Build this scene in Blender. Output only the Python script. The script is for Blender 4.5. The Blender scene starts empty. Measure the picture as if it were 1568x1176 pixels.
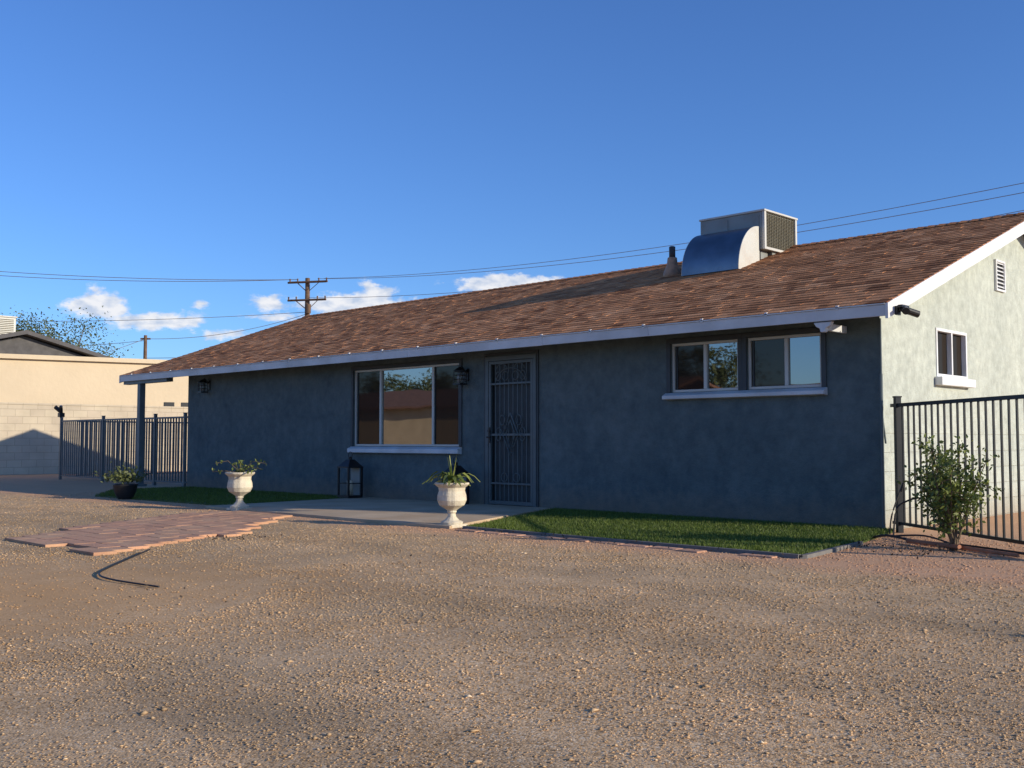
import bpy, math, random
import numpy as np
from mathutils import Vector
random.seed(7); rng=np.random.default_rng(7)
sc=bpy.context.scene
R=math.radians
# ------------------------------------------------------------ materials
def nodes(name):
    m=bpy.data.materials.new(name); m.use_nodes=True
    nt=m.node_tree; nt.nodes.clear()
    out=nt.nodes.new('ShaderNodeOutputMaterial'); b=nt.nodes.new('ShaderNodeBsdfPrincipled')
    nt.links.new(b.outputs[0],out.inputs[0])
    return m,nt,b
def N(nt,t,**kw):
    n=nt.nodes.new(t)
    for k,v in kw.items():
        if k.startswith('i_'):
            key=k[2:]; key=int(key) if key.isdigit() else key.replace('_',' ')
            n.inputs[key].default_value=v
        else: setattr(n,k,v)
    return n
def L(nt,a,b): nt.links.new(a,b)
def mixc(nt,fac,a,b,bt='MIX'):
    n=nt.nodes.new('ShaderNodeMix'); n.data_type='RGBA'; n.blend_type=bt
    for sock,v in ((n.inputs[0],fac),(n.inputs[6],a),(n.inputs[7],b)):
        if hasattr(v,'links'): nt.links.new(v,sock)
        elif isinstance(v,(int,float)): sock.default_value=v
        else: sock.default_value=(*v[:3],1)
    return n.outputs[2]
def ramp(nt,fac,stops):
    n=nt.nodes.new('ShaderNodeValToRGB'); L(nt,fac,n.inputs[0]); e=n.color_ramp.elements
    while len(e)<len(stops): e.new(0.5)
    for i,(p,c) in enumerate(stops):
        e[i].position=p; e[i].color=(*c,1) if len(c)==3 else c
    return n.outputs[0]
def g(v): return (v,v,v)
def simple(name,col,rough=.6,metal=0,var=.15,vs=6,bump=0,bs=60,spec=.5,tint=False,dirt=None):
    m,nt,b=nodes(name)
    tc=N(nt,'ShaderNodeTexCoord')
    n1=N(nt,'ShaderNodeTexNoise',i_Scale=vs,i_Detail=5.0); L(nt,tc.outputs['Object'],n1.inputs['Vector'])
    lo=tuple(c*(1-var) for c in col); hi=tuple(min(1,c*(1+var)) for c in col)
    c=ramp(nt,n1.outputs[0],[(.3,lo),(.7,hi)])
    if tint:
        a=N(nt,'ShaderNodeAttribute',attribute_name='tint')
        r=ramp(nt,a.outputs['Fac'],[(0,g(.75)),(1,g(1.2))])
        c=mixc(nt,1.0,c,r,'MULTIPLY')
    if dirt:
        n3=N(nt,'ShaderNodeTexNoise',i_Scale=dirt[1],i_Detail=6.0); L(nt,tc.outputs['Object'],n3.inputs['Vector'])
        f=ramp(nt,n3.outputs[0],[(.45,g(0)),(.7,g(dirt[2]))])
        c=mixc(nt,f,c,dirt[0])
    L(nt,c,b.inputs['Base Color'])
    b.inputs['Roughness'].default_value=rough; b.inputs['Metallic'].default_value=metal
    b.inputs['Specular IOR Level'].default_value=spec
    if bump:
        n2=N(nt,'ShaderNodeTexNoise',i_Scale=bs,i_Detail=6.0); L(nt,tc.outputs['Object'],n2.inputs['Vector'])
        bp=N(nt,'ShaderNodeBump',i_Strength=1.0,i_Distance=bump); L(nt,n2.outputs[0],bp.inputs['Height'])
        L(nt,bp.outputs[0],b.inputs['Normal'])
    return m
def stucco(name,lo,hi,block=False):
    m,nt,b=nodes(name); tc=N(nt,'ShaderNodeTexCoord')
    n1=N(nt,'ShaderNodeTexNoise',i_Scale=1.6,i_Detail=8.0,i_Roughness=.68,i_Distortion=.4); L(nt,tc.outputs['Object'],n1.inputs['Vector'])
    c=ramp(nt,n1.outputs[0],[(.3,lo),(.72,hi)])
    sx=N(nt,'ShaderNodeSeparateXYZ'); L(nt,tc.outputs['Object'],sx.inputs[0])
    nA=N(nt,'ShaderNodeTexNoise',i_Scale=7.0,i_Detail=6.0,i_Roughness=.7); L(nt,tc.outputs['Object'],nA.inputs['Vector'])
    c=mixc(nt,1.0,c,ramp(nt,nA.outputs[0],[(.35,g(.86)),(.65,g(1.14))]),'MULTIPLY')
    ns=N(nt,'ShaderNodeMath',operation='MULTIPLY_ADD',i_1=-.5); L(nt,nA.outputs[0],ns.inputs[0]); L(nt,sx.outputs[2],ns.inputs[2])
    mr=N(nt,'ShaderNodeMapRange',i_1=-.25,i_2=.1,i_3=.5,i_4=0.0); L(nt,ns.outputs[0],mr.inputs[0])
    c=mixc(nt,mr.outputs[0],c,(.30,.20,.12))
    L(nt,c,b.inputs['Base Color']); b.inputs['Roughness'].default_value=.9; b.inputs['Specular IOR Level'].default_value=.2
    n2=N(nt,'ShaderNodeTexNoise',i_Scale=9.0,i_Detail=8.0,i_Roughness=.7); L(nt,tc.outputs['Object'],n2.inputs['Vector'])
    n3=N(nt,'ShaderNodeTexNoise',i_Scale=70.0,i_Detail=3.0); L(nt,tc.outputs['Object'],n3.inputs['Vector'])
    ad=N(nt,'ShaderNodeMath',operation='MULTIPLY_ADD',i_1=.3); L(nt,n3.outputs[0],ad.inputs[0]); L(nt,n2.outputs[0],ad.inputs[2])
    h=ad.outputs[0]
    if block:
        cx_=N(nt,'ShaderNodeCombineXYZ'); L(nt,sx.outputs[1],cx_.inputs[0]); L(nt,sx.outputs[2],cx_.inputs[1])
        br=N(nt,'ShaderNodeTexBrick',i_Scale=1.0); br.inputs['Brick Width'].default_value=.4; br.inputs['Row Height'].default_value=.2; br.inputs['Mortar Size'].default_value=.012; br.inputs['Mortar Smooth'].default_value=.6
        L(nt,cx_.outputs[0],br.inputs['Vector'])
        mz=N(nt,'ShaderNodeMapRange',i_1=.9,i_2=1.3,i_3=-.35,i_4=.0); L(nt,sx.outputs[2],mz.inputs[0])
        ml=N(nt,'ShaderNodeMath',operation='MULTIPLY_ADD'); L(nt,br.outputs['Fac'],ml.inputs[0]); L(nt,mz.outputs[0],ml.inputs[1]); L(nt,h,ml.inputs[2]); h=ml.outputs[0]
    bp=N(nt,'ShaderNodeBump',i_Strength=1.0,i_Distance=.02); L(nt,h,bp.inputs['Height']); L(nt,bp.outputs[0],b.inputs['Normal'])
    return m
M={}
M['wall']=stucco('stucco_blue_grey',(.092,.125,.133),(.16,.195,.195))
M['side']=stucco('stucco_pale',(.41,.44,.39),(.53,.56,.49),block=True)
M['white']=simple('white_paint',(.76,.76,.76),.5,var=.06,vs=3,bump=.002,bs=30,dirt=((.45,.4,.34),5,.35))
M['fascia']=simple('fascia_paint',(.66,.67,.68),.45,var=.12,vs=2,bump=.003,bs=8,dirt=((.4,.4,.4),3,.4))
M['soffit']=simple('soffit_paint',(.16,.19,.20),.8)
M['trim']=simple('window_trim_dark',(.05,.06,.065),.6)
M['vinyl']=simple('vinyl_frame',(.58,.57,.52),.35,var=.05)
M['doorpaint']=simple('security_door_paint',(.10,.125,.13),.45,var=.1)
M['doordark']=simple('front_door_dark',(.05,.062,.065),.6)
M['black']=simple('black_iron',(.012,.012,.013),.4,spec=.5)
M['greyiron']=simple('grey_painted_iron',(.12,.145,.15),.5)
M['steel']=simple('galvanised_steel',(.20,.22,.25),.38,metal=1,var=.15,vs=4,bump=.003,bs=5)
M['acpanel']=simple('ac_panel',(.26,.28,.27),.45,var=.08,vs=3,dirt=((.18,.15,.11),4,.4))
M['acwhite']=simple('ac_white',(.56,.55,.50),.5,var=.05,dirt=((.4,.33,.27),6,.4))
M['coil']=simple('ac_coil',(.17,.15,.10),.7)
M['tanpipe']=simple('vent_flashing',(.50,.28,.16),.6,dirt=((.15,.1,.08),9,.7))
M['rust']=simple('vent_pipe_dark',(.06,.045,.04),.6)
M['concrete']=simple('concrete',(.50,.38,.25),.9,var=.15,vs=2,bump=.004,bs=40,dirt=((.44,.28,.15),2.2,.5))
M['urn']=simple('urn_stone',(.66,.58,.44),.8,var=.12,vs=9,bump=.004,bs=50,dirt=((.32,.25,.18),8,.5))
M['soil']=simple('potting_soil',(.05,.035,.025),1)
M['darkpot']=simple('dark_pot',(.018,.018,.02),.5)
M['wood']=simple('weathered_wood',(.15,.09,.055),.9,var=.3)
M['wire']=simple('wire',(.24,.22,.2),.6)
M['hose']=simple('drip_hose',(.02,.018,.018),.6)
M['pvc']=simple('rusty_pipe',(.35,.14,.07),.7,var=.3)
M['beige']=simple('beige_render',(.66,.53,.36),.9,var=.05,vs=.6,bump=.01,bs=6)
M['tan2']=simple('neighbour_wall_paint',(.6,.46,.29),.9,var=.1,vs=1)
M['greyroof']=simple('grey_roof',(.09,.085,.085),.9,var=.2,vs=4)
M['redroof']=simple('clay_roof',(.24,.12,.08),.9,var=.25,vs=4)
M['asphalt']=simple('asphalt',(.055,.053,.05),.95,var=.2,vs=3,bump=.005,bs=60)
M['candle']=simple('candle_wax',(.6,.5,.36),.6)
M['trunk']=simple('bark',(.15,.11,.07),.95,var=.3,vs=12,bump=.01,bs=30)
M['paver']=simple('brick_paver',(.50,.265,.155),.9,var=.12,vs=7,bump=.004,bs=60,tint=True,dirt=((.56,.35,.2),2,.8))
M['edging']=simple('edging',(.16,.15,.14),.8,var=.2)
M['pinkblock']=simple('pink_edge_stone',(.50,.27,.165),.9,var=.25,vs=9,bump=.01,bs=20,tint=True)
def leafmat(name,a,b_):
    m,nt,b=nodes(name); at=N(nt,'ShaderNodeAttribute',attribute_name='tint')
    c=ramp(nt,at.outputs['Fac'],[(0,a),(1,b_)]); L(nt,c,b.inputs['Base Color']); b.inputs['Roughness'].default_value=.55
    tr=N(nt,'ShaderNodeBsdfTranslucent'); L(nt,c,tr.inputs[0]); mx=N(nt,'ShaderNodeMixShader',i_0=.3)
    L(nt,b.outputs[0],mx.inputs[1]); L(nt,tr.outputs[0],mx.inputs[2]); L(nt,mx.outputs[0],nt.nodes['Material Output'].inputs[0]); return m
M['turf']=leafmat('artificial_turf',(.06,.09,.012),(.19,.26,.035))
M['leaf']=leafmat('shrub_leaf',(.06,.10,.02),(.24,.28,.06))
M['leafy']=leafmat('yellow_green_leaf',(.14,.19,.03),(.46,.47,.1))
M['leafd']=leafmat('tree_leaf',(.05,.07,.02),(.16,.18,.06))
m,nt,b=nodes('window_glass')
gl=N(nt,'ShaderNodeBsdfGlossy',i_Roughness=.015); gl.inputs[0].default_value=(.85,.83,.8,1)
df=N(nt,'ShaderNodeBsdfDiffuse'); df.inputs[0].default_value=(.02,.018,.015,1)
lw=N(nt,'ShaderNodeLayerWeight',i_Blend=.5); mr=N(nt,'ShaderNodeMapRange',i_1=0.0,i_2=1.0,i_3=.28,i_4=.75); L(nt,lw.outputs['Fresnel'],mr.inputs[0])
tc=N(nt,'ShaderNodeTexCoord'); nz=N(nt,'ShaderNodeTexNoise',i_Scale=1.2,i_Detail=1.0); L(nt,tc.outputs['Object'],nz.inputs['Vector'])
bp=N(nt,'ShaderNodeBump',i_Strength=.35,i_Distance=.006); L(nt,nz.outputs[0],bp.inputs['Height']); L(nt,bp.outputs[0],gl.inputs['Normal'])
mx=N(nt,'ShaderNodeMixShader'); L(nt,mr.outputs[0],mx.inputs[0]); L(nt,df.outputs[0],mx.inputs[1]); L(nt,gl.outputs[0],mx.inputs[2]); L(nt,mx.outputs[0],nt.nodes['Material Output'].inputs[0])
M['glass']=m
m,nt,b=nodes('window_screen')
gl=N(nt,'ShaderNodeBsdfGlossy',i_Roughness=.03); gl.inputs[0].default_value=(.5,.44,.38,1)
df=N(nt,'ShaderNodeBsdfDiffuse'); df.inputs[0].default_value=(.03,.024,.02,1)
mx=N(nt,'ShaderNodeMixShader',i_0=.08); L(nt,df.outputs[0],mx.inputs[1]); L(nt,gl.outputs[0],mx.inputs[2]); L(nt,mx.outputs[0],nt.nodes['Material Output'].inputs[0])
M['screen']=m
# shingles
m,nt,b=nodes('shingles'); tc=N(nt,'ShaderNodeTexCoord')
at=N(nt,'ShaderNodeAttribute',attribute_name='tint')
c=ramp(nt,at.outputs['Fac'],[(0,(.23,.095,.042)),(.5,(.48,.215,.095)),(1,(.66,.33,.16))])
n1=N(nt,'ShaderNodeTexNoise',i_Scale=220.0,i_Detail=2.0); L(nt,tc.outputs['Object'],n1.inputs['Vector'])
c=mixc(nt,1.0,c,ramp(nt,n1.outputs[0],[(.3,g(.6)),(.7,g(1.4))]),'MULTIPLY')
n2=N(nt,'ShaderNodeTexNoise',i_Scale=.9,i_Detail=4.0); L(nt,tc.outputs['Object'],n2.inputs['Vector'])
c=mixc(nt,1.0,c,ramp(nt,n2.outputs[0],[(.3,g(.85)),(.7,g(1.15))]),'MULTIPLY')
L(nt,c,b.inputs['Base Color']); b.inputs['Roughness'].default_value=.9; b.inputs['Specular IOR Level'].default_value=.1
bp=N(nt,'ShaderNodeBump',i_Strength=.8,i_Distance=.003); L(nt,n1.outputs[0],bp.inputs['Height']); L(nt,bp.outputs[0],b.inputs['Normal'])
M['shingle']=m
# block wall
m,nt,b=nodes('concrete_block'); tc=N(nt,'ShaderNodeTexCoord'); sx=N(nt,'ShaderNodeSeparateXYZ'); L(nt,tc.outputs['Object'],sx.inputs[0])
cb=N(nt,'ShaderNodeCombineXYZ'); L(nt,sx.outputs[1],cb.inputs[0]); L(nt,sx.outputs[2],cb.inputs[1])
br=N(nt,'ShaderNodeTexBrick',i_Scale=1.0); br.inputs['Brick Width'].default_value=.4; br.inputs['Row Height'].default_value=.2; br.inputs['Mortar Size'].default_value=.008
br.inputs['Color1'].default_value=(.54,.46,.34,1); br.inputs['Color2'].default_value=(.49,.41,.31,1); br.inputs['Mortar'].default_value=(.42,.35,.26,1)
L(nt,cb.outputs[0],br.inputs['Vector']); n1=N(nt,'ShaderNodeTexNoise',i_Scale=2.0,i_Detail=6.0); L(nt,tc.outputs['Object'],n1.inputs['Vector'])
c=mixc(nt,1.0,br.outputs[0],ramp(nt,n1.outputs[0],[(.3,g(.88)),(.7,g(1.1))]),'MULTIPLY'); L(nt,c,b.inputs['Base Color']); b.inputs['Roughness'].default_value=.95
bp=N(nt,'ShaderNodeBump',i_Strength=.6,i_Distance=-.006); L(nt,br.outputs['Fac'],bp.inputs['Height']); L(nt,bp.outputs[0],b.inputs['Normal'])
M['block']=m
# gravel ground
def N2(nt,s,a,b_):
    r=N(nt,'ShaderNodeMapRange',i_1=a,i_2=b_,i_3=0.0,i_4=1.0); L(nt,s,r.inputs[0]); return r.outputs[0]
def gravel(name,pebble=False):
    m,nt,b=nodes(name); tc=N(nt,'ShaderNodeTexCoord'); P=tc.outputs['Object']
    if pebble:
        at=N(nt,'ShaderNodeAttribute',attribute_name='tint'); f=at.outputs['Fac']
    else:
        vo=N(nt,'ShaderNodeTexVoronoi',i_Scale=110.0); L(nt,P,vo.inputs['Vector'])
        sp=N(nt,'ShaderNodeSeparateColor'); L(nt,vo.outputs['Color'],sp.inputs[0]); f=sp.outputs[0]
    c=ramp(nt,f,[(0,(.26,.165,.09)),(.25,(.52,.335,.175)),(.6,(.65,.43,.235)),(.85,(.70,.485,.285)),(1,(.82,.64,.43))])
    n1=N(nt,'ShaderNodeTexNoise',i_Scale=.5,i_Detail=6.0,i_Roughness=.6,i_Distortion=.5); L(nt,P,n1.inputs['Vector'])
    gf=ramp(nt,n1.outputs[0],[(.42,g(0)),(.66,g(.5))])
    c=mixc(nt,gf,c,(.46,.34,.215))
    n2=N(nt,'ShaderNodeTexNoise',i_Scale=1.7,i_Detail=8.0,i_Roughness=.65); mp=N(nt,'ShaderNodeMapping'); mp.inputs['Location'].default_value=(5,3,0); L(nt,P,mp.inputs[0]); L(nt,mp.outputs[0],n2.inputs['Vector'])
    c=mixc(nt,1.0,c,ramp(nt,n2.outputs[0],[(.3,g(.82)),(.7,g(1.12))]),'MULTIPLY')
    mt=N(nt,'ShaderNodeMapping'); mt.inputs['Rotation'].default_value=(0,0,R(-38)); mt.inputs['Scale'].default_value=(.12,.9,1); L(nt,P,mt.inputs[0])
    n5=N(nt,'ShaderNodeTexNoise',i_Scale=1.2,i_Detail=5.0,i_Distortion=.3); L(nt,mt.outputs[0],n5.inputs['Vector'])
    c=mixc(nt,1.0,c,ramp(nt,n5.outputs[0],[(.36,g(.86)),(.5,g(1.0)),(.7,g(1.05))]),'MULTIPLY')
    vd=N(nt,'ShaderNodeVectorMath',operation='DISTANCE'); vd.inputs[1].default_value=(-1.9,-8.0,0); L(nt,P,vd.inputs[0])
    ad=N(nt,'ShaderNodeMath',operation='MULTIPLY_ADD',i_1=2.6); L(nt,n2.outputs[0],ad.inputs[0]); L(nt,vd.outputs['Value'],ad.inputs[2])
    df_=ramp(nt,N2(nt,ad.outputs[0],1.4,3.8),[(0,g(.8)),(1,g(0))])
    c=mixc(nt,df_,c,(.60,.35,.16))
    sx=N(nt,'ShaderNodeSeparateXYZ'); L(nt,P,sx.inputs[0])
    yb=N(nt,'ShaderNodeMath',operation='MULTIPLY_ADD',i_1=.8); L(nt,n2.outputs[0],yb.inputs[0]); L(nt,sx.outputs[1],yb.inputs[2])
    pf=ramp(nt,N2(nt,yb.outputs[0],-3.3,-2.7),[(0,g(0)),(1,g(.7))])
    c=mixc(nt,pf,c,(.66,.38,.23))
    L(nt,c,b.inputs['Base Color']); b.inputs['Roughness'].default_value=.95; b.inputs['Specular IOR Level'].default_value=.03
    if not pebble:
        n3=N(nt,'ShaderNodeTexNoise',i_Scale=30.0,i_Detail=6.0,i_Roughness=.7); L(nt,P,n3.inputs['Vector'])
        iv=N(nt,'ShaderNodeMath',operation='MULTIPLY_ADD',i_1=-.9); L(nt,vo.outputs['Distance'],iv.inputs[0]); L(nt,n3.outputs[0],iv.inputs[2])
        bp=N(nt,'ShaderNodeBump',i_Strength=.5,i_Distance=.004); L(nt,iv.outputs[0],bp.inputs['Height']); L(nt,bp.outputs[0],b.inputs['Normal'])
    return m
M['gravel']=gravel('gravel_ground'); M['pebble']=gravel('gravel_pebbles',True)
# ------------------------------------------------------------ mesh builder
class MB:
    def __init__(s): s.v=[]; s.f=[]; s.t=[]; s.cur=.5
    def add(s,vs,fs):
        o=len(s.v); s.v+=[tuple(p) for p in vs]; s.f+=[tuple(i+o for i in q) for q in fs]; s.t+=[s.cur]*len(fs); return s
    def box(s,x0,x1,y0,y1,z0,z1):
        x0,x1=sorted((x0,x1)); y0,y1=sorted((y0,y1)); z0,z1=sorted((z0,z1))
        return s.add([(x0,y0,z0),(x1,y0,z0),(x1,y1,z0),(x0,y1,z0),(x0,y0,z1),(x1,y0,z1),(x1,y1,z1),(x0,y1,z1)],
          [(0,3,2,1),(4,5,6,7),(0,1,5,4),(1,2,6,5),(2,3,7,6),(3,0,4,7)])
    def prism(s,poly,axis,a,b):
        n=len(poly)
        def mk(p,w):
            return {'x':(w,p[0],p[1]),'y':(p[0],w,p[1]),'z':(p[0],p[1],w)}[axis]
        vs=[mk(p,a) for p in poly]+[mk(p,b) for p in poly]
        return s.add(vs,[tuple(range(n))[::-1],tuple(range(n,2*n))]+[(i,(i+1)%n,(i+1)%n+n,i+n) for i in range(n)])
    def tube(s,pts,r,n=8,cap=True):
        pts=[Vector(p) for p in pts]; k=len(pts)
        rs=r if isinstance(r,(list,tuple)) else [r]*k
        vs=[];up=Vector((0.13,.21,1)).normalized()
        for i,p in enumerate(pts):
            d=(pts[min(i+1,k-1)]-pts[max(i-1,0)]).normalized()
            a=d.cross(up)
            if a.length<.1: a=d.cross(Vector((1,0,0)))
            a.normalize(); b_=d.cross(a)
            for j in range(n):
                t=2*math.pi*j/n; vs.append(p+(a*math.cos(t)+b_*math.sin(t))*rs[i])
        fs=[(i*n+j,i*n+(j+1)%n,(i+1)*n+(j+1)%n,(i+1)*n+j) for i in range(k-1) for j in range(n)]
        if cap: fs+=[tuple(range(n))[::-1],tuple(range((k-1)*n,k*n))]
        return s.add(vs,fs)
    def lathe(s,prof,c,n=24,flute=0):
        vs=[]
        for r,z in prof:
            for j in range(n):
                t=2*math.pi*j/n; rr=r*(1+(flute*math.cos(t*12) if flute else 0))
                vs.append((c[0]+rr*math.cos(t),c[1]+rr*math.sin(t),c[2]+z))
        k=len(prof)
        return s.add(vs,[(i*n+j,i*n+(j+1)%n,(i+1)*n+(j+1)%n,(i+1)*n+j) for i in range(k-1) for j in range(n)]+[tuple(range(n))[::-1],tuple(range((k-1)*n,k*n))])
    def obj(s,name,mat,parent=None,smooth=False,bevel=0):
        me=bpy.data.meshes.new(name); me.from_pydata(s.v,[],s.f); me.update()
        a=me.attributes.new('tint','FLOAT','FACE'); a.data.foreach_set('value',s.t)
        if smooth: me.polygons.foreach_set('use_smooth',[True]*len(me.polygons))
        o=bpy.data.objects.new(name,me); sc.collection.objects.link(o); me.materials.append(M[mat] if isinstance(mat,str) else mat)
        if parent: o.parent=parent
        if bevel:
            md=o.modifiers.new('b','BEVEL'); md.width=bevel; md.segments=2; md.limit_method='ANGLE'
        return o
def spline(pts,k=6):
    P=[Vector(p) for p in pts]; out=[]
    for i in range(len(P)-1):
        p0=P[max(i-1,0)];p1=P[i];p2=P[i+1];p3=P[min(i+2,len(P)-1)]
        for j in range(k):
            t=j/k; out.append(.5*((2*p1)+(p2-p0)*t+(2*p0-5*p1+4*p2-p3)*t*t+(3*p1-p0-3*p2+p3)*t**3))
    return out+[P[-1]]
def empty(name,loc=(0,0,0)):
    e=bpy.data.objects.new(name,None); sc.collection.objects.link(e); return e
# ------------------------------------------------------------ HOUSE
H=empty('stucco_house')
LX=-14.4; DY=8.2; EZ=2.30; SL=.355; RY=4.1; RX0=-16.3; RX1=.3; EY=-.5
def roofz(y): return EZ+SL*((y-EY) if y<=RY else (2*RY-EY-y))
def wallx(mb,x0,x1,y0,y1,z0,z1,holes):
    xs=sorted({x0,x1,*[h[0] for h in holes],*[h[1] for h in holes]})
    for a,b_ in zip(xs,xs[1:]):
        hs=[h for h in holes if h[0]<=a+1e-6 and h[1]>=b_-1e-6]
        z=z0
        for h in sorted(hs,key=lambda q:q[2]):
            if h[2]>z: mb.box(a,b_,y0,y1,z,h[2])
            z=h[3]
        if z<z1: mb.box(a,b_,y0,y1,z,z1)
WB=(-8.97,-6.42,.84,2.08); WS1=(-2.65,-1.70,1.51,2.11); WS2=(-1.59,-.66,1.51,2.11); DR=(-5.86,-4.87,.0,2.12)
mb=MB(); wallx(mb,LX,-.02,0,.2,-.05,2.35,[WB,WS1,WS2,DR]); mb.obj('front_wall','wall',H)
mb=MB(); mb.box(LX,-.2,DY-.2,DY,-.05,2.35); mb.prism([(.2,-.05),(DY-.2,-.05),(DY-.2,2.35),(RY,roofz(RY)-.13),(.2,2.4)],'x',LX,LX+.2); mb.obj('rear_walls','wall',H)
mb=MB()
def wally(y0,y1,z0,z1): mb.box(-.2,0,y0,y1,z0,z1)
wally(0.003,1.42,-.05,2.3); wally(2.32,DY,-.05,2.3); wally(1.42,2.32,-.05,1.66); wally(1.42,2.32,2.22,2.3)
mb.prism([(0.003,2.3),(DY,2.3),(RY,roofz(RY)-.13)],'x',-.2,0)
mb.obj('gable_side_wall','side',H)
mb=MB(); mb.box(-.02,-.001,-.001,.002,-.05,2.35); mb.obj('corner_bead','wall',H)
mb=MB(); mb.box(LX+.3,-.3,.5,.55,0,2.3); mb.box(LX+.3,-.3,.21,.5,2.25,2.3); mb.obj('interior_partition','doordark',H)
mb=MB()
prof=[(EY+.01,EZ-.015),(RY,roofz(RY)-.015),(2*RY-EY-.01,EZ-.015),(2*RY-EY-.01,EZ-.12),(RY,roofz(RY)-.12),(EY+.01,EZ-.12)]
mb.prism(prof,'x',RX0+.01,RX1-.01); mb.obj('roof_deck','soffit',H)
# shingles with real tabs
mb=MB(); n=Vector((0,-SL,1)).normalized(); sd=Vector((0,1,SL)).normalized(); slen=(Vector((0,RY,roofz(RY)))-Vector((0,EY,EZ))).length
for side in (0,1):
    exp=.137; d=-.03
    while d<slen-.02:
        d1=min(d+exp,slen); x=RX0-.02+random.uniform(-.2,0)
        while x<RX1+.02:
            w=random.choice((.09,.13,.17,.22,.3)); xa=max(x,RX0-.02); xb=min(x+w,RX1+.02)
            if xb-xa>.005:
                t=.005+random.random()*.006
                base=Vector((0,EY,EZ))
                P=[base+sd*d+n*t,base+sd*d1+n*.001,base+sd*d-n*.006]
                if side: P=[Vector((0,2*RY-p.y,p.z)) for p in P]
                mb.cur=min(1,max(0,random.gauss(.5,.25)))
                vs=[(xa,P[0].y,P[0].z),(xb,P[0].y,P[0].z),(xb,P[1].y,P[1].z),(xa,P[1].y,P[1].z),(xa,P[2].y,P[2].z),(xb,P[2].y,P[2].z)]
                fs=[(0,1,2,3),(4,5,1,0),(5,2,1),(4,0,3)]
                if side: fs=[f[::-1] for f in fs]
                mb.add(vs,fs)
            x+=w
        d+=exp
x=RX0
rz=roofz(RY)
while x<RX1:
    mb.cur=min(1,max(0,random.gauss(.45,.15))); xb=min(x+.15,RX1+.02)
    mb.add([(x,RY-.13,rz-.13*SL+.018),(xb,RY-.13,rz-.13*SL+.012),(xb,RY,rz+.016),(x,RY,rz+.026),(xb,RY+.13,rz-.13*SL+.012),(x,RY+.13,rz-.13*SL+.018)],[(0,1,2,3),(3,2,4,5)]); x+=.15
mb.obj('roof_shingles','shingle',H)
# fascia
mb=MB()
segs=[RX0,-13.1,-10.1,-7.0,-4.3,-2.6,RX1]
for i,(a,b_) in enumerate(zip(segs,segs[1:])):
    dz=random.uniform(-.006,.006); mb.prism([(EY-.012,EZ-.012),(EY-.028,EZ-.03),(EY-.02,EZ-.14+dz),(EY+.008,EZ-.14+dz),(EY+.008,EZ-.02)],'x',a+.002,b_-.002)
mb.obj('front_fascia','fascia',H)
mb=MB(); x=RX0+.5
while x<RX1-.1:
    mb.box(x,x+.03,EY-.04,EY-.01,EZ-.035,EZ+.006); x+=.82
mb.box(RX0,RX1,EY-.04,EY-.012,EZ-.022,EZ-.012)
mb.obj('drip_edge','white',H)
mb=MB(); mb.box(RX0,RX1,2*RY-EY,2*RY-EY+.03,EZ-.14,EZ-.01); mb.obj('rear_fascia','white',H)
for nm,xa,xb in (('rake_board',RX1+.002,RX1+.032),('rake_board_far',RX0-.032,RX0-.002)):
    mb=MB(); e=EY-.03; e2=2*RY-e
    def rz_(y): return EZ+SL*((y-EY) if y<=RY else (2*RY-EY-y))
    mb.prism([(e,rz_(e)-.155),(RY,rz_(RY)-.155),(RY,rz_(RY)-.002),(e,rz_(e)-.002)],'x',xa,xb)
    mb.prism([(RY+.002,rz_(RY)-.155),(e2,rz_(e2)-.155),(e2,rz_(e2)-.002),(RY+.002,rz_(RY)-.002)],'x',xa,xb)
    mb.obj(nm,'white',H)
# corbel at fascia
mb=MB(); mb.prism([(-.49,2.155),(-.28,2.155),(-.31,2.11),(-.35,2.09),(-.36,2.05),(-.41,2.05),(-.42,2.09),(-.46,2.11)],'y',-.5,-.44); mb.box(-.41,-.36,-.44,-.005,2.07,2.15); mb.obj('corbel','fascia',H,bevel=.008)
mb=MB(); mb.tube([(.03,-.06,.02),(.03,-.06,1.62)],.018); mb.tube([(.05,-.02,.9),(.03,-.06,1.25),(.02,-.03,1.5),(.02,-.03,2.2)],.01); mb.obj('corner_conduit','doorpaint',H)
mb=MB(); cy0=-.34; mb.box(.333,.36,cy0-.04,cy0+.04,2.18,2.27); mb.tube([(.36,cy0,2.23),(.43,cy0,2.23)],.02); mb.tube([(.40,cy0+.02,2.24),(.47,cy0-.09,2.2)],.036,12); mb.tube([(.40,cy0+.06,2.23),(.48,cy0+.17,2.19)],.036,12); mb.box(.37,.42,cy0-.06,cy0+.1,2.25,2.275); mb.obj('floodlight_camera','black',H)
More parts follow.
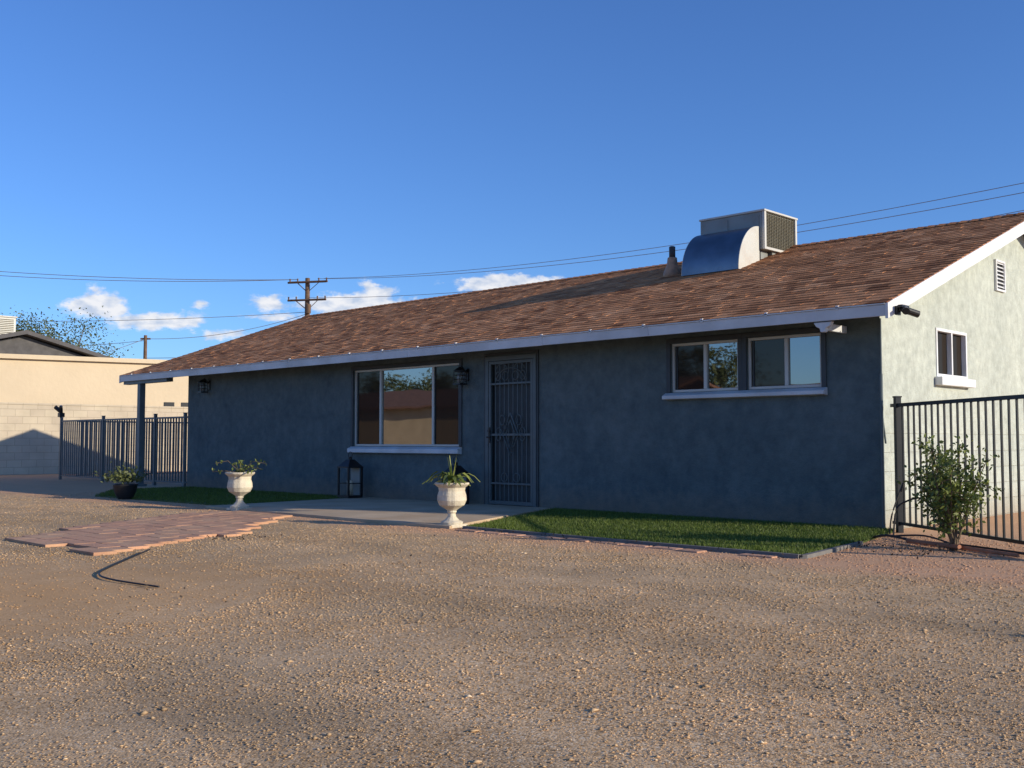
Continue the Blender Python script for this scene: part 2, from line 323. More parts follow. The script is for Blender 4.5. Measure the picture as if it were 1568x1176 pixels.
# ---- windows
def window(name,x0,x1,z0,z1,mull,screens,sill):
    mb=MB(); t=.035
    y0,y1=.02,.07
    mb.box(x0+.003,x1-.003,y0,y1,z0+.003,z0+t); mb.box(x0+.003,x1-.003,y0,y1,z1-t,z1-.003)
    for xx in (x0+.003,x1-t): mb.box(xx,xx+t-.003,y0,y1,z0+t,z1-t)
    for mx_ in mull: mb.box(mx_-.022,mx_+.022,y0-.004,y1,z0+t,z1-t)
    mb.obj(name+'_frame','vinyl',H,bevel=.004)
    mb=MB(); tr=.055
    mb.box(x0-tr,x1+tr,-.022,-.002,z1,z1+tr); mb.box(x0-tr,x0,-.022,-.002,z0,z1); mb.box(x1,x1+tr,-.022,-.002,z0,z1)
    mb.obj(name+'_trim','trim',H,bevel=.003)
    ed=[x0+t]+list(mull)+[x1-t]
    for i,(a,b_) in enumerate(zip(ed,ed[1:])):
        mb=MB(); mb.box(a+.001,b_-.001,.045,.05,z0+t,z1-t); mb.obj(name+'_pane_%d'%i,'screen' if screens[i] else 'glass',H)
        if screens[i]:
            q=MB(); q.box(a+.022,a+.036,.034,.044,z0+t,z1-t); q.box(b_-.036,b_-.022,.034,.044,z0+t,z1-t); q.obj(name+'_sash_%d'%i,'trim',H)
window('living_room_window',*WB,(-8.30,-7.04),(1,0,1),None)
window('bedroom_window',*WS1,(-2.17,),(1,0),None)
window('kitchen_window',*WS2,(-1.10,),(1,0),None)
mb=MB()
for a,b_,z0,z1 in ((-9.03,-6.38,.73,.838),(-2.73,-.6,1.42,1.508)):
    mb.prism([(-.085,z0+.01),(.02,z0),(.02,z1),(-.01,z1),(-.085,z1-.035)],'x',a,b_)
mb.obj('window_sills','fascia',H,bevel=.006)
mb=MB(); t=.035; y0,y1,z0,z1=1.42,2.32,1.66,2.22
mb.box(-.07,.012,y0,y1,z0,z0+t); mb.box(-.07,.012,y0,y1,z1-t,z1)
for yy in (y0,(y0+y1)/2-.02,y1-t): mb.box(-.07,.012,yy,yy+t,z0+t,z1-t)
mb.obj('side_window_frame','white',H,bevel=.004)
mb=MB(); mb.box(-.05,-.045,y0+t,y1-t,z0+t,z1-t); mb.obj('side_window_glass','screen',H)
mb=MB(); mb.box(0.002,.09,y0-.05,y1+.05,1.56,1.657); mb.obj('side_window_sill','white',H,bevel=.008)
mb=MB(); y0,y1,z0,z1=3.3,3.62,2.84,3.24
mb.box(.002,.03,y0,y1,z0,z0+.025); mb.box(.002,.03,y0,y1,z1-.025,z1); mb.box(.002,.03,y0,y0+.025,z0+.025,z1-.025); mb.box(.002,.03,y1-.025,y1,z0+.025,z1-.025)
z=z0+.045
while z<z1-.04: mb.add([(.004,y0+.02,z+.03),(.004,y1-.02,z+.03),(.032,y1-.02,z),(.032,y0+.02,z)],[(0,1,2,3)]); z+=.05
mb.obj('gable_vent','white',H); mb=MB(); mb.box(.001,.003,y0+.02,y1-.02,z0+.02,z1-.02); mb.obj('gable_vent_dark','black',H)
# ---- security door
x0,x1,z0,z1=DR[0],DR[1],.03,2.12
mb=MB(); t=.06
mb.box(x0+.002,x0+t,-.03,.03,z0,z1); mb.box(x1-t,x1-.002,-.03,.03,z0,z1); mb.box(x0+t,x1-t,-.03,.03,z1-t,z1)
a,b_=x0+t+.008,x1-t-.008; zb=z0+.01; zt=z1-t-.008
mb.box(a,a+.04,-.025,.01,zb,zt); mb.box(b_-.04,b_,-.025,.01,zb,zt); mb.box(a+.04,b_-.04,-.025,.01,zt-.04,zt); mb.box(a+.04,b_-.04,-.025,.01,zb,zb+.05); mb.box(a+.04,b_-.04,-.022,.008,1.0,1.03); mb.box(a+.04,b_-.04,-.022,.008,.32,.345); mb.box(a+.04,b_-.04,-.022,.008,1.72,1.745)
k=9
cxm=(a+b_)/2
for i in range(1,k):
    xx=a+.04+(b_-a-.08)*i/k; mb.box(xx-.006,xx+.006,-.012,.0,zb+.05,zt-.04)
def ring(cx_,cz_,rx,rz2,ph=0,sw=2*math.pi,n_=20,r=.007): mb.tube([(cx_+rx*math.cos(ph+sw*j/n_),-.02,cz_+rz2*math.sin(ph+sw*j/n_)) for j in range(n_+1)],r,6)
mb.tube([(cxm,-.02,1.32),(cxm+.15,-.02,1.02),(cxm,-.02,.72),(cxm-.15,-.02,1.02),(cxm,-.02,1.32)],.011,6)
mb.tube([(cxm,-.02,1.22),(cxm+.09,-.02,1.02),(cxm,-.02,.82),(cxm-.09,-.02,1.02),(cxm,-.02,1.22)],.009,6)
for s_ in (-1,1):
    ring(cxm+s_*.23,1.06,.05,.05); ring(cxm+s_*.23,.97,.04,.04); ring(cxm+s_*.1,1.84,.06,.06); ring(cxm+s_*.24,1.84,.05,.06); ring(cxm+s_*.17,1.94,.1,.07,0,math.pi)
    ring(cxm+s_*.12,.42,.06,.06)
    ring(cxm+s_*.16,1.22,.05,.07)
ring(cxm,1.70,.3,.25,0,math.pi)
mb.obj('security_door','doorpaint',H)
mb=MB(); mb.box(x0+.003,x1-.003,.05,.1,z0,z1-.003); mb.obj('front_door','doordark',H)
mb=MB(); mb.box(a+.003,a+.037,-.04,-.026,.9,1.12); mb.tube([(a+.02,-.035,.98),(a+.02,-.08,.98),(a+.09,-.08,.98)],.011); mb.tube([(a+.02,-.026,1.07),(a+.02,-.05,1.07)],.022,12); mb.obj('door_handle','black',H)
mb=MB(); mb.box(x0-.03,x1+.03,-.1,.049,-.01,.028); mb.obj('door_threshold','concrete',H)
mb=MB(); mb.box(x0-.03,x0-.001,-.02,-.002,.03,2.14); mb.box(x1+.001,x1+.03,-.02,-.002,.03,2.14); mb.box(x0-.03,x1+.03,-.02,-.002,2.141,2.17); mb.obj('door_casing','trim',H)
# wall lamps
for i,(lx,lz) in enumerate(((-6.28,1.88),(-13.6,2.0))):
    mb=MB(); mb.box(lx-.06,lx+.06,-.02,-.002,lz-.08,lz+.1); mb.tube([(lx,-.02,lz+.06),(lx,-.1,lz+.13),(lx,-.13,lz+.1)],.01,6)
    mb.lathe([(.01,.12),(.05,.1),(.1,.06),(.1,.05)],(lx,-.13,lz))
    for j in range(4):
        t=math.pi/4+j*math.pi/2; mb.tube([(lx+.09*math.cos(t),-.13+.09*math.sin(t),lz+.06),(lx+.09*math.cos(t),-.13+.09*math.sin(t),lz-.12)],.007,6)
    for zz in (.0,-.06): mb.tube([(lx+.09*math.cos(q*math.pi/2+math.pi/4),-.13+.09*math.sin(q*math.pi/2+math.pi/4),lz+zz) for q in range(5)],.005,4)
    mb.box(lx-.075,lx+.075,-.205,-.055,lz-.14,lz-.12); mb.obj('wall_lamp_%d'%i,'black',H)
    mb=MB(); mb.lathe([(.04,.04),(.045,-.05),(.04,-.11)],(lx,-.13,lz),12); mb.obj('wall_lamp_glass_%d'%i,'acpanel',H,smooth=True)
# porch post and beam
mb=MB(); mb.box(-15.65,-15.53,-.46,-.34,0,2.10); mb.box(-15.71,-15.47,-.5,-.3,0,.05); mb.obj('porch_post','greyiron',H,bevel=.006)
mb=MB(); mb.box(RX0+.05,LX,-.47,-.33,2.1,2.2); mb.obj('porch_beam','greyiron',H)
mb=MB(); mb.box(RX0-.2,LX-.005,-.6,DY,-.03,.004); mb.obj('porch_slab','concrete',H)
# vent pipe on roof
vx,vy=-4.72,2.95; vz=roofz(vy)
mb=MB(); mb.lathe([(.15,-.08),(.14,.03),(.085,.16),(.075,.26),(.07,.27)],(vx,vy,vz),16); mb.obj('roof_vent_flashing','tanpipe',H,smooth=True)
mb=MB(); mb.lathe([(.05,.2),(.05,.44),(.03,.45)],(vx,vy,vz),14); mb.obj('roof_vent_pipe','rust',H,smooth=True)
# ------------------------------------------------------------ rooftop AC
A=empty('rooftop_air_conditioner')
x0,x1,y0,y1,z0,z1=-4.36,-3.23,3.2,4.16,3.78,4.38
mb=MB(); mb.box(x0,x1-.04,y0,y1,z0,z1-.03); mb.obj('cabinet','acpanel',A,bevel=.01)
mb=MB(); mb.box(x0-.015,x1+.015,y0-.015,y1+.015,z1-.03,z1); mb.box(x1-.038,x1+.005,y0,y0+.05,z0,z1-.031); mb.box(x1-.038,x1+.005,y1-.05,y1,z0,z1-.031); mb.box(x1-.038,x1+.005,y0+.05,y1-.05,z0,z0+.04); mb.obj('cabinet_frame','acwhite',A,bevel=.005)
mb=MB(); z=z0+.05
while z<z1-.05: mb.box(x1-.036,x1-.018,y0+.05,y1-.05,z,z+.008); z+=.022
yy=y0+.08
while yy<y1-.06: mb.box(x1-.017,x1-.01,yy,yy+.006,z0+.04,z1-.032); yy+=.05
mb.obj('coil_grille','coil',A)
mb=MB(); mb.box(x0+.05,x0+.5,y0-.008,y0-.001,z0+.1,z1-.08); mb.box(x0+.54,x1-.09,y0-.008,y0-.001,z0+.1,z1-.08); mb.obj('access_panels','acpanel',A,bevel=.003)
mb=MB(); mb.box(x0+.05,x1-.05,y0+.3,y1-.05,3.6,z0-.002); mb.box(x0+.1,x0+.2,y0+.05,y0+.25,3.5,z0-.002); mb.box(x1-.2,x1-.1,y0+.05,y0+.25,3.5,z0-.002); mb.obj('roof_curb','acpanel',A)
cy_,cz_=3.185,3.42; ra,rb=.58,.70
arc=[(cy_-ra*math.cos(t),cz_+rb*math.sin(t)) for t in [i*math.pi/2/16 for i in range(17)]]
xa,xb=-4.3,-3.32
vs=[(xa,*p) for p in arc]+[(xb-.004,*p) for p in arc]; k=len(arc)
mb=MB(); mb.add(vs,[(i,i+k,i+1+k,i+1) for i in range(k-1)]); mb.obj('duct_barrel','steel',A,smooth=True)
mb=MB(); mb.prism([(cy_,cz_)]+[(y,z) for y,z in arc],'x',xb-.003,xb+.01); mb.prism([(cy_,cz_)]+[(y,z) for y,z in arc],'x',xa-.01,xa-.001); mb.obj('duct_end_caps','acwhite',A)
# ------------------------------------------------------------ GROUND
def vnoise(x,y,s,seed):
    r=np.random.default_rng(seed); T=r.random((256,256)); xs=x/s; ys=y/s
    xi=np.floor(xs).astype(int); yi=np.floor(ys).astype(int); fx=xs-xi; fy=ys-yi; fx=fx*fx*(3-2*fx); fy=fy*fy*(3-2*fy)
    a=T[xi%256,yi%256]; b_=T[(xi+1)%256,yi%256]; c_=T[xi%256,(yi+1)%256]; d_=T[(xi+1)%256,(yi+1)%256]
    return (a*(1-fx)+b_*fx)*(1-fy)+(c_*(1-fx)+d_*fx)*fy-.5
def sstep(a,b_,v): t=np.clip((v-a)/(b_-a),0,1); return t*t*(3-2*t)
def gh(x,y):
    h=vnoise(x,y,1.5,1)*.010+vnoise(x,y,.4,2)*.005+vnoise(x,y,.14,3)*.003
    m_=sstep(-3.2,-4.2,y)*sstep(-22,-18,x)*(1-sstep(9,11,x))*sstep(-20,-14,y)
    pv=1-.85*(sstep(-7.8,-7.0,x)*(1-sstep(-3.9,-3.1,x))*sstep(-7.6,-7.0,y)*(1-sstep(-3.0,-2.5,y)))
    return h*m_*pv
def axis(lo,hi,step,far):
    core=list(np.arange(lo,hi,step)); a=[];v=lo;s_=step
    while v>-far: s_*=1.35; v-=s_; a.append(v)
    b_=[];v=hi;s_=step
    while v<far: b_.append(v); s_*=1.35; v+=s_
    b_.append(far)
    return np.array(a[::-1]+core+b_)
gx=axis(-12,7,.055,2500); gy=axis(-12,-2,.055,2500)
X,Y=np.meshgrid(gx,gy,indexing='ij'); Z=gh(X,Y)-.002
nx,ny=X.shape
V=np.stack([X,Y,Z],-1).reshape(-1,3)
idx=np.arange(nx*ny).reshape(nx,ny); F=np.stack([idx[:-1,:-1],idx[1:,:-1],idx[1:,1:],idx[:-1,1:]],-1).reshape(-1,4)
def npmesh(name,V,F,mat,tint=None,smooth=False,parent=None):
    me=bpy.data.meshes.new(name); k=F.shape[1]
    me.vertices.add(len(V)); me.vertices.foreach_set('co',V.astype(np.float32).ravel())
    me.loops.add(F.size); me.loops.foreach_set('vertex_index',F.astype(np.int32).ravel())
    me.polygons.add(len(F)); me.polygons.foreach_set('loop_start',np.arange(0,F.size,k,dtype=np.int32)); me.polygons.foreach_set('loop_total',np.full(len(F),k,dtype=np.int32))
    me.update(calc_edges=True)
    if tint is not None:
        a=me.attributes.new('tint','FLOAT','FACE'); a.data.foreach_set('value',tint.astype(np.float32))
    if smooth: me.polygons.foreach_set('use_smooth',np.ones(len(F),dtype=bool))
    o=bpy.data.objects.new(name,me); sc.collection.objects.link(o); me.materials.append(M[mat]); o.parent=parent; return o
npmesh('gravel_ground',V,F,'gravel',smooth=True)
def inpoly(x,y,poly):
    r=np.zeros(len(x),bool); n_=len(poly)
    for i in range(n_):
        x0_,y0_=poly[i]; x1_,y1_=poly[(i+1)%n_]
        if y0_==y1_: continue
        c_=((y0_>y)!=(y1_>y))&(x<(x1_-x0_)*(y-y0_)/(y1_-y0_)+x0_); r^=c_
    return r
TURF_R=[(-4.55,-.02),(-3.28,-2.83),(.64,-2.87),(.46,-1.5),(.12,-.02)]
TURF_L=[(-14.2,-.02),(-8.75,-.02),(-8.5,-2.6),(-12.4,-2.75),(-14.2,-1.6)]
WALK=[(-8.6,-.02),(-4.62,-.02),(-4.1,-1.3),(-3.4,-2.95),(-8.35,-3.0)]
PAV=[(-5.25,-6.75),(-6.2,-5.7),(-6.9,-4.8),(-7.4,-3.9),(-7.3,-3.02),(-6.2,-3.02),(-5.5,-3.9),(-4.5,-4.75),(-4.15,-5.6),(-3.6,-6.7),(-4.4,-6.55)]
CX,CY=4.821,-10.441
def pebbles():
    n_=900000
    x=rng.uniform(-14,6,n_); y=rng.uniform(-11.2,-.2,n_)
    d=np.hypot(x-CX,y-CY)
    keep=rng.random(n_)<np.clip((4.6/np.maximum(d,1))**1.7,0.03,1)
    keep&=d>1.2
    for pl in (TURF_R,TURF_L,WALK,PAV): keep&=~inpoly(x,y,pl)
    keep&=~((y>-.05)&(x<.1))
    cl=vnoise(x,y,.5,11)+.5*vnoise(x,y,.15,12)+.6*vnoise(x,y,1.6,13); keep&=(rng.random(n_)<np.clip(.75+cl*.9,.15,1))
    keep&=~((np.hypot(x+1.9,y+8)<1.6)&(rng.random(n_)<.8))
    x=x[keep];y=y[keep];d=d[keep];n_=len(x)
    r=np.exp(rng.normal(math.log(.0044),.33,n_))*np.clip((d/4.5)**.5,.8,1.6); r=np.clip(r,.002,.012)
    big=rng.random(n_)<.003; r[big]=rng.uniform(.010,.018,big.sum())
    base=np.array([[1,0,0],[0,1,0],[-1,0,0],[0,-1,0],[0,0,1],[0,0,-.6]],float)
    fc=np.array([[0,1,4],[1,2,4],[2,3,4],[3,0,4],[1,0,5],[2,1,5],[3,2,5],[0,3,5]])
    vv=base[None]*(1+rng.uniform(-.4,.4,(n_,6,1))); vv=vv+rng.uniform(-.2,.2,(n_,6,3))
    vv[:,:,2]*=rng.uniform(.25,.5,(n_,1)); vv*=r[:,None,None]
    a=rng.uniform(0,6.28,n_); ca,sa=np.cos(a)[:,None],np.sin(a)[:,None]
    xx=vv[:,:,0]*ca-vv[:,:,1]*sa; yy=vv[:,:,0]*sa+vv[:,:,1]*ca
    vv=np.stack([xx+x[:,None],yy+y[:,None],vv[:,:,2]+(gh(x,y)+r*.06)[:,None]],-1)
    F_=(fc[None]+(np.arange(n_)*6)[:,None,None]).reshape(-1,3)
    t=np.repeat(np.clip(rng.normal(.45,.28,n_),0,1),8)
    return npmesh('gravel_stones',vv.reshape(-1,3),F_,'pebble',t)
pebbles()
def turf(name,poly,n_,h=.035):
    px=[p[0] for p in poly]; py=[p[1] for p in poly]
    mb=MB(); mb.prism(poly,'z',-.02,.016)
    mb.t=[.2]*len(mb.t)
    o=mb.obj(name,'turf')
    x=rng.uniform(min(px),max(px),n_); y=rng.uniform(min(py),max(py),n_); k=inpoly(x,y,poly); x=x[k];y=y[k];n_=len(x)
    a=rng.uniform(0,6.28,n_); w=rng.uniform(.003,.006,n_); hh=rng.uniform(.5,1.2,n_)*h; lx=rng.normal(0,.014,n_); ly=rng.normal(0,.014,n_)
    V=np.stack([np.stack([x-w*np.cos(a),y-w*np.sin(a),np.full(n_,.014)],-1),np.stack([x+w*np.cos(a),y+w*np.sin(a),np.full(n_,.014)],-1),np.stack([x+lx,y+ly,.014+hh],-1)],1)
    npmesh('blades',V.reshape(-1,3),np.arange(n_*3).reshape(-1,3),'turf',rng.random(n_),parent=o)
turf('artificial_turf',TURF_R,110000); turf('artificial_turf.001',TURF_L,30000)
# edging
mb=MB()
pts=[TURF_R[1],(-1.3,-2.86),TURF_R[2]]
for (a0,a1),(b0,b1) in zip(pts,pts[1:]): mb.prism([(a0,a1-.045),(b0,b1-.045),(b0,b1-.004),(a0,a1-.004)],'z',-.02,.032)
mb.prism([(.65,-2.9),(.69,-2.86),(.50,-1.5),(.465,-1.5)],'z',-.02,.03)
mb.obj('garden_edging','edging')
mb=MB(); x=-3.2
while x<.5:
    w=random.uniform(.2,.42); mb.cur=random.random(); y=-3.03+random.uniform(-.05,.05)
    if random.random()<.75: 
        h=random.uniform(.0,.010); mb.prism([(x,y-random.uniform(.02,.07)),(x+w*.9,y-random.uniform(.02,.07)),(x+w*.92,y+.1),(x+.01,y+.12)],'z',-.02,h+.004)
    x+=w
mb.obj('edging_stones','pinkblock',bevel=.008)
# walkway
mb=MB(); mb.prism([(-8.6,-.02),(-6.6,-.02),(-6.6,-3.0),(-8.35,-3.0)],'z',-.03,.03); mb.prism([(-6.59,-.02),(-4.62,-.02),(-4.1,-1.3),(-3.4,-2.95),(-5.0,-3.0),(-6.59,-3.0)],'z',-.03,.032); mb.obj('concrete_walkway','concrete',bevel=.008)
# pavers
mb=MB(); yv=-6.9; row=0
while yv<-3.0:
    xv=-8+ (row%2)*.12
    while xv<-3.2:
        xc,yc=xv+.12,yv+.1
        if inpoly(np.array([xc]),np.array([yc]),PAV)[0]:
            mb.cur=min(1,max(0,random.gauss(.5,.16))); dz=random.uniform(-.002,.002); j=lambda:random.uniform(-.003,.003)
            x0_,x1_,y0_,y1_=xv+.002+j(),xv+.238+j(),yv+.002+j(),yv+.198+j()
            mb.add([(x0_,y0_,-.02),(x1_,y0_,-.02),(x1_,y1_,-.02),(x0_,y1_,-.02),(x0_,y0_,.022+dz+j()*.3),(x1_,y0_,.022+dz+j()*.3),(x1_,y1_,.022+dz),(x0_,y1_,.022+dz)],[(0,3,2,1),(4,5,6,7),(0,1,5,4),(1,2,6,5),(2,3,7,6),(3,0,4,7)])
        xv+=.24
    yv+=.2; row+=1
mb.obj('paver_path','paver',bevel=.003)
# ------------------------------------------------------------ leaves helper
def leaves(name,pts,size,mat,parent,asp=.45,up=0):
    pts=np.asarray(pts); n_=len(pts); d=rng.normal(size=(n_,3)); d[:,2]+=up; d/=np.linalg.norm(d,axis=1)[:,None]
    u=rng.normal(size=(n_,3)); u-=d*(u*d).sum(1)[:,None]; u/=np.linalg.norm(u,axis=1)[:,None]
    s_=size*rng.uniform(.6,1.3,(n_,1)); d=d*s_; u=u*s_*asp*.5
    V=np.stack([pts,pts+d*.5+u,pts+d,pts+d*.5-u],1).reshape(-1,3)
    return npmesh(name,V,np.arange(n_*4).reshape(-1,4),mat,rng.random(n_),parent=parent)
# shrub right
SB=empty('leafy_shrub'); bx,by=1.27,-1.42
stems=MB(); tips=[]
for i in range(18):
    a=random.uniform(0,6.28); r=random.uniform(.1,.31); h=random.uniform(.5,.86)
    p=[Vector((bx+random.uniform(-.03,.03),by+random.uniform(-.03,.03),0))]
    for k in range(1,6):
        f=k/5; p.append(Vector((bx+math.cos(a)*r*f**1.1+random.uniform(-.015,.015),by+math.sin(a)*r*f**1.1+random.uniform(-.015,.015),h*f)))
    stems.tube(p,[.010*(1-.12*k) for k in range(6)],5)
    for k in range(2,6):
        for _ in range(3):
            q=p[k]+Vector((random.gauss(0,.06),random.gauss(0,.06),random.gauss(0,.05))); stems.tube([p[k],(p[k]+q)/2+Vector((0,0,.01)),q],.003,4); tips.append((q,k))
stems.obj('stems','trunk',SB)
pts=[]
for q,k in tips:
    for _ in range(6+10*(k>2)): pts.append((q.x+random.gauss(0,.035),q.y+random.gauss(0,.035),max(.1,q.z+random.gauss(0,.035))))
leaves('foliage',pts,.045,'leaf',SB,.55,.3)
# urns
def urn(name,x,y,H_,Rr,kind):
    U=empty(name); k=H_/.5; q=Rr/.19
    mb=MB(); prof=[(.12,.0),(.125,.03),(.10,.045),(.085,.05),(.05,.09),(.04,.13),(.055,.15),(.05,.165),(.08,.19),(.14,.23),(.165,.29),(.16,.35),(.145,.40),(.15,.44),(.185,.47),(.195,.485),(.19,.5),(.165,.5),(.15,.46)]
    mb.box(x-.125*q,x+.125*q,y-.125*q,y+.125*q,0.0,.035); mb.lathe([(r*q,z*k+.03) for r,z in prof],(x,y,0),48,.012); mb.obj('urn_body','urn',U,smooth=False,bevel=.003)
    mb=MB(); mb.lathe([(.02,.0),(.15*q,.0),(.15*q,.015)],(x,y,H_-.01),20); mb.obj('soil','soil',U)
    z0=H_+.02; mb=MB()
    if kind==1:
        for i in range(30):
            a=random.uniform(0,6.28); l=random.uniform(.14,.34); pr=[]
            rise=random.uniform(.03,.12); mb.cur=random.random()
            cs=Vector((math.cos(a),math.sin(a),0)); sd_=Vector((-math.sin(a),math.cos(a),0))
            for j in range(6):
                f=j/5; c_=Vector((x,y,z0))+cs*l*f+Vector((0,0,rise*math.sin(f*2.6)*1.2-.05*f*f)); w=.024*math.sin(math.pi*(.15+.85*f))+.001
                pr+= [c_-sd_*w,c_+sd_*w+Vector((0,0,.006))]
            mb.add(pr,[(2*j,2*j+1,2*j+3,2*j+2) for j in range(5)])
        for i in range(9):
            a=random.uniform(0,6.28); cs=Vector((math.cos(a),math.sin(a),0)); sd_=Vector((-math.sin(a),math.cos(a),0)); pr=[]; l=random.uniform(.2,.32); mb.cur=random.random()
            for j in range(5):
                f=j/4; c_=Vector((x,y,z0))+cs*.05*f+Vector((0,0,l*f)); w=.018*(1-f)+.001; pr+=[c_-sd_*w,c_+sd_*w]
            mb.add(pr,[(2*j,2*j+1,2*j+3,2*j+2) for j in range(4)])
        mb.obj('succulent_leaves','leafy',U)
    else:
        st=MB()
        pts=[]
        for i in range(12):
            a=random.uniform(0,6.28) if i>2 else random.choice((.2,2.2,.7)); l=random.uniform(.1,.36); h=random.uniform(.02,.18)
            p=[Vector((x,y,z0)),Vector((x+math.cos(a)*l*.5,y+math.sin(a)*l*.5,z0+h)),Vector((x+math.cos(a)*l,y+math.sin(a)*l,z0+h*.8))]
            st.tube(p,.004,4)
            for _ in range(16):
                f=random.random(); c_=p[1].lerp(p[2],f) if f>.3 else p[0].lerp(p[1],f*3); pts.append((c_.x+random.gauss(0,.012),c_.y+random.gauss(0,.012),c_.z+random.gauss(0,.012)))
        st.obj('twigs','trunk',U); leaves('foliage',pts,.05,'leaf',U,.5)
    return U
urn('stone_urn_planter',-3.55,-2.78,.45,.185,1); urn('stone_urn_planter.001',-7.6,-2.92,.48,.19,2)
U=empty('dark_pot_planter'); mb=MB(); mb.lathe([(.1,0),(.12,.02),(.17,.12),(.19,.22),(.2,.24),(.17,.24),(.16,.2)],(-11.3,-2.75,0),20); mb.obj('pot','darkpot',U,smooth=True)
leaves('foliage',[(-11.3+random.gauss(0,.15),-2.75+random.gauss(0,.15),.28+abs(random.gauss(0,.08))) for _ in range(450)],.07,'leafd',U,.45,.6)
# lanterns
def lantern(name,x,y,h,w):
    Q=empty(name); mb=MB(); a=w/2
    mb.box(x-a,x+a,y-a,y+a,0.035,.07); b2=h*.68
    for sx_ in (-1,1):
        for sy_ in (-1,1): mb.box(x+sx_*a*.92-.014,x+sx_*a*.92+.014,y+sy_*a*.92-.014,y+sy_*a*.92+.014,.07,b2)
    for s_ in (-1,1):
        mb.box(x-a*.85,x+a*.85,y+s_*a*.92-.005,y+s_*a*.92+.005,b2*.5,b2*.5+.014); mb.box(x+s_*a*.92-.005,x+s_*a*.92+.005,y-a*.85,y+a*.85,b2*.5,b2*.5+.014)
    mb.box(x-a*1.05,x+a*1.05,y-a*1.05,y+a*1.05,b2,b2+.02)
    mb.add([(x-a,y-a,b2+.02),(x+a,y-a,b2+.02),(x+a,y+a,b2+.02),(x-a,y+a,b2+.02),(x-a*.35,y-a*.35,b2+.13),(x+a*.35,y-a*.35,b2+.13),(x+a*.35,y+a*.35,b2+.13),(x-a*.35,y+a*.35,b2+.13)],[(0,1,5,4),(1,2,6,5),(2,3,7,6),(3,0,4,7),(4,5,6,7)])
    mb.lathe([(.03,.0),(.03,.03),(.012,.045)],(x,y,b2+.13),10)
    mb.tube([(x+.05*math.cos(t),y,b2+.2+.05*math.sin(t)) for t in [i*.5236 for i in range(13)]],.005,5)
    mb.obj('frame','black',Q)
    mb=MB(); mb.box(x-a*.8,x+a*.8,y+a*.7,y+a*.72,.071,b2-.002); mb.obj('back_glass','acpanel',Q)
    mb=MB(); mb.lathe([(.05,.07),(.05,.3),(.045,.305)],(x,y,0),16); mb.obj('candle','candle',Q,smooth=True)
lantern('lantern',-8.6,-.34,.74,.28); lantern('lantern.001',-6.16,-.32,.66,.27)
# ------------------------------------------------------------ fences
def fence(name,p0,p1,h,sp,mat,posts,bw=.008,zb=.08):
    Fp=empty(name); d=(Vector(p1)-Vector(p0)); Ln=d.length; d.normalize(); nn=Vector((-d.y,d.x))
    mb=MB()
    def bar(s0,s1,t,z0,z1):
        P0=Vector(p0)+d*s0; P1=Vector(p0)+d*s1; c4=[P0-nn*t,P1-nn*t,P1+nn*t,P0+nn*t]
        mb.prism([(q.x,q.y) for q in c4],'z',z0,z1)
    bar(0,Ln,.016,h-.035,h); bar(0,Ln,.016,zb,zb+.03)
    s_=sp
    while s_<Ln-.02: bar(s_-bw,s_+bw,bw,zb+.03,h-.035); s_+=sp
    for q in posts: bar(q-.028,q+.028,.028,0,h+.06); bar(q-.034,q+.034,.034,h+.06,h+.075)
    mb.obj('rails_and_bars',mat,Fp)
fence('iron_fence',(.10,.02),(2.3,-1.72),1.31,.112,'black',(.12,2.75))
fence('grey_metal_fence',(-20.5,.0),(-14.42,.0),1.42,.115,'greyiron',(.03,2.3,4.75,6.0),.013)
fence('grey_metal_fence.001',(-20.5,.4),(-20.5,6),1.42,.115,'greyiron',(3,),.013)
mb=MB(); mb.box(-20.56,-20.44,-.06,.06,1.5,1.6); mb.tube([(-20.5,0,1.6),(-20.4,-.05,1.75),(-20.3,-.1,1.72)],.04); mb.tube([(-20.5,0,1.62),(-20.65,-.08,1.74)],.05); mb.tube([(-20.5,0,1.48),(-20.5,0,1.62)],.03); mb.obj('gate_light','black')
# block wall & neighbours
mb=MB(); mb.box(-25.2,-25,-3.2,16,-.05,1.93); mb.box(-25.22,-24.98,-3.22,16,1.931,1.98); mb.box(-25.25,-24.95,-3.6,-3.2,-.05,2.05); mb.obj('block_wall','block')
B=empty('beige_building')
P0=Vector((-32.1,-.5)); P1=Vector((-29.2,10.2)); d=(P1-P0).normalized(); nn=Vector((-d.y,d.x))
q=[P0,P1,P1+nn*9,P0+nn*9]
mb=MB(); mb.prism([(v.x,v.y) for v in q],'z',-.05,3.65); mb.obj('walls','beige',B)
q2=[P0-d*.2-nn*.15,P1+d*.2-nn*.15,P1+d*.2+nn*9.2,P0-d*.2+nn*9.2]
mb=MB(); mb.prism([(v.x,v.y) for v in q2],'z',3.651,3.80); mb.obj('roof_parapet','beige',B)
mb=MB()
for k_ in (8.3,8.9):
    c_=P0+d*k_-nn*.01; e_=c_+d*.35; mb.prism([(c_.x,c_.y),(e_.x,e_.y),(e_.x-nn.x*.02,e_.y-nn.y*.02),(c_.x-nn.x*.02,c_.y-nn.y*.02)],'z',2.1,2.3)
mb.obj('wall_vents','black',B)
B=empty('neighbor_house')
mb=MB(); mb.box(-52,-41.6,3.5,10.5,0,4.5); mb.obj('walls','tan2',B)
mb=MB(); mb.prism([(2.9,4.45),(7.0,5.5),(11.1,4.45),(11.1,4.62),(7.0,5.68),(2.9,4.62)],'x',-52.3,-41.2); mb.prism([(3.5,4.5),(10.5,4.5),(7,5.45)],'x',-51.9,-41.65); mb.obj('roof','greyroof',B)
mb=MB(); mb.box(-44.2,-43,5.9,7.2,5.3,6.35); mb.box(-44.25,-42.95,5.85,7.25,6.35,6.42); mb.obj('rooftop_cooler','acwhite',B,bevel=.02)
mb=MB()
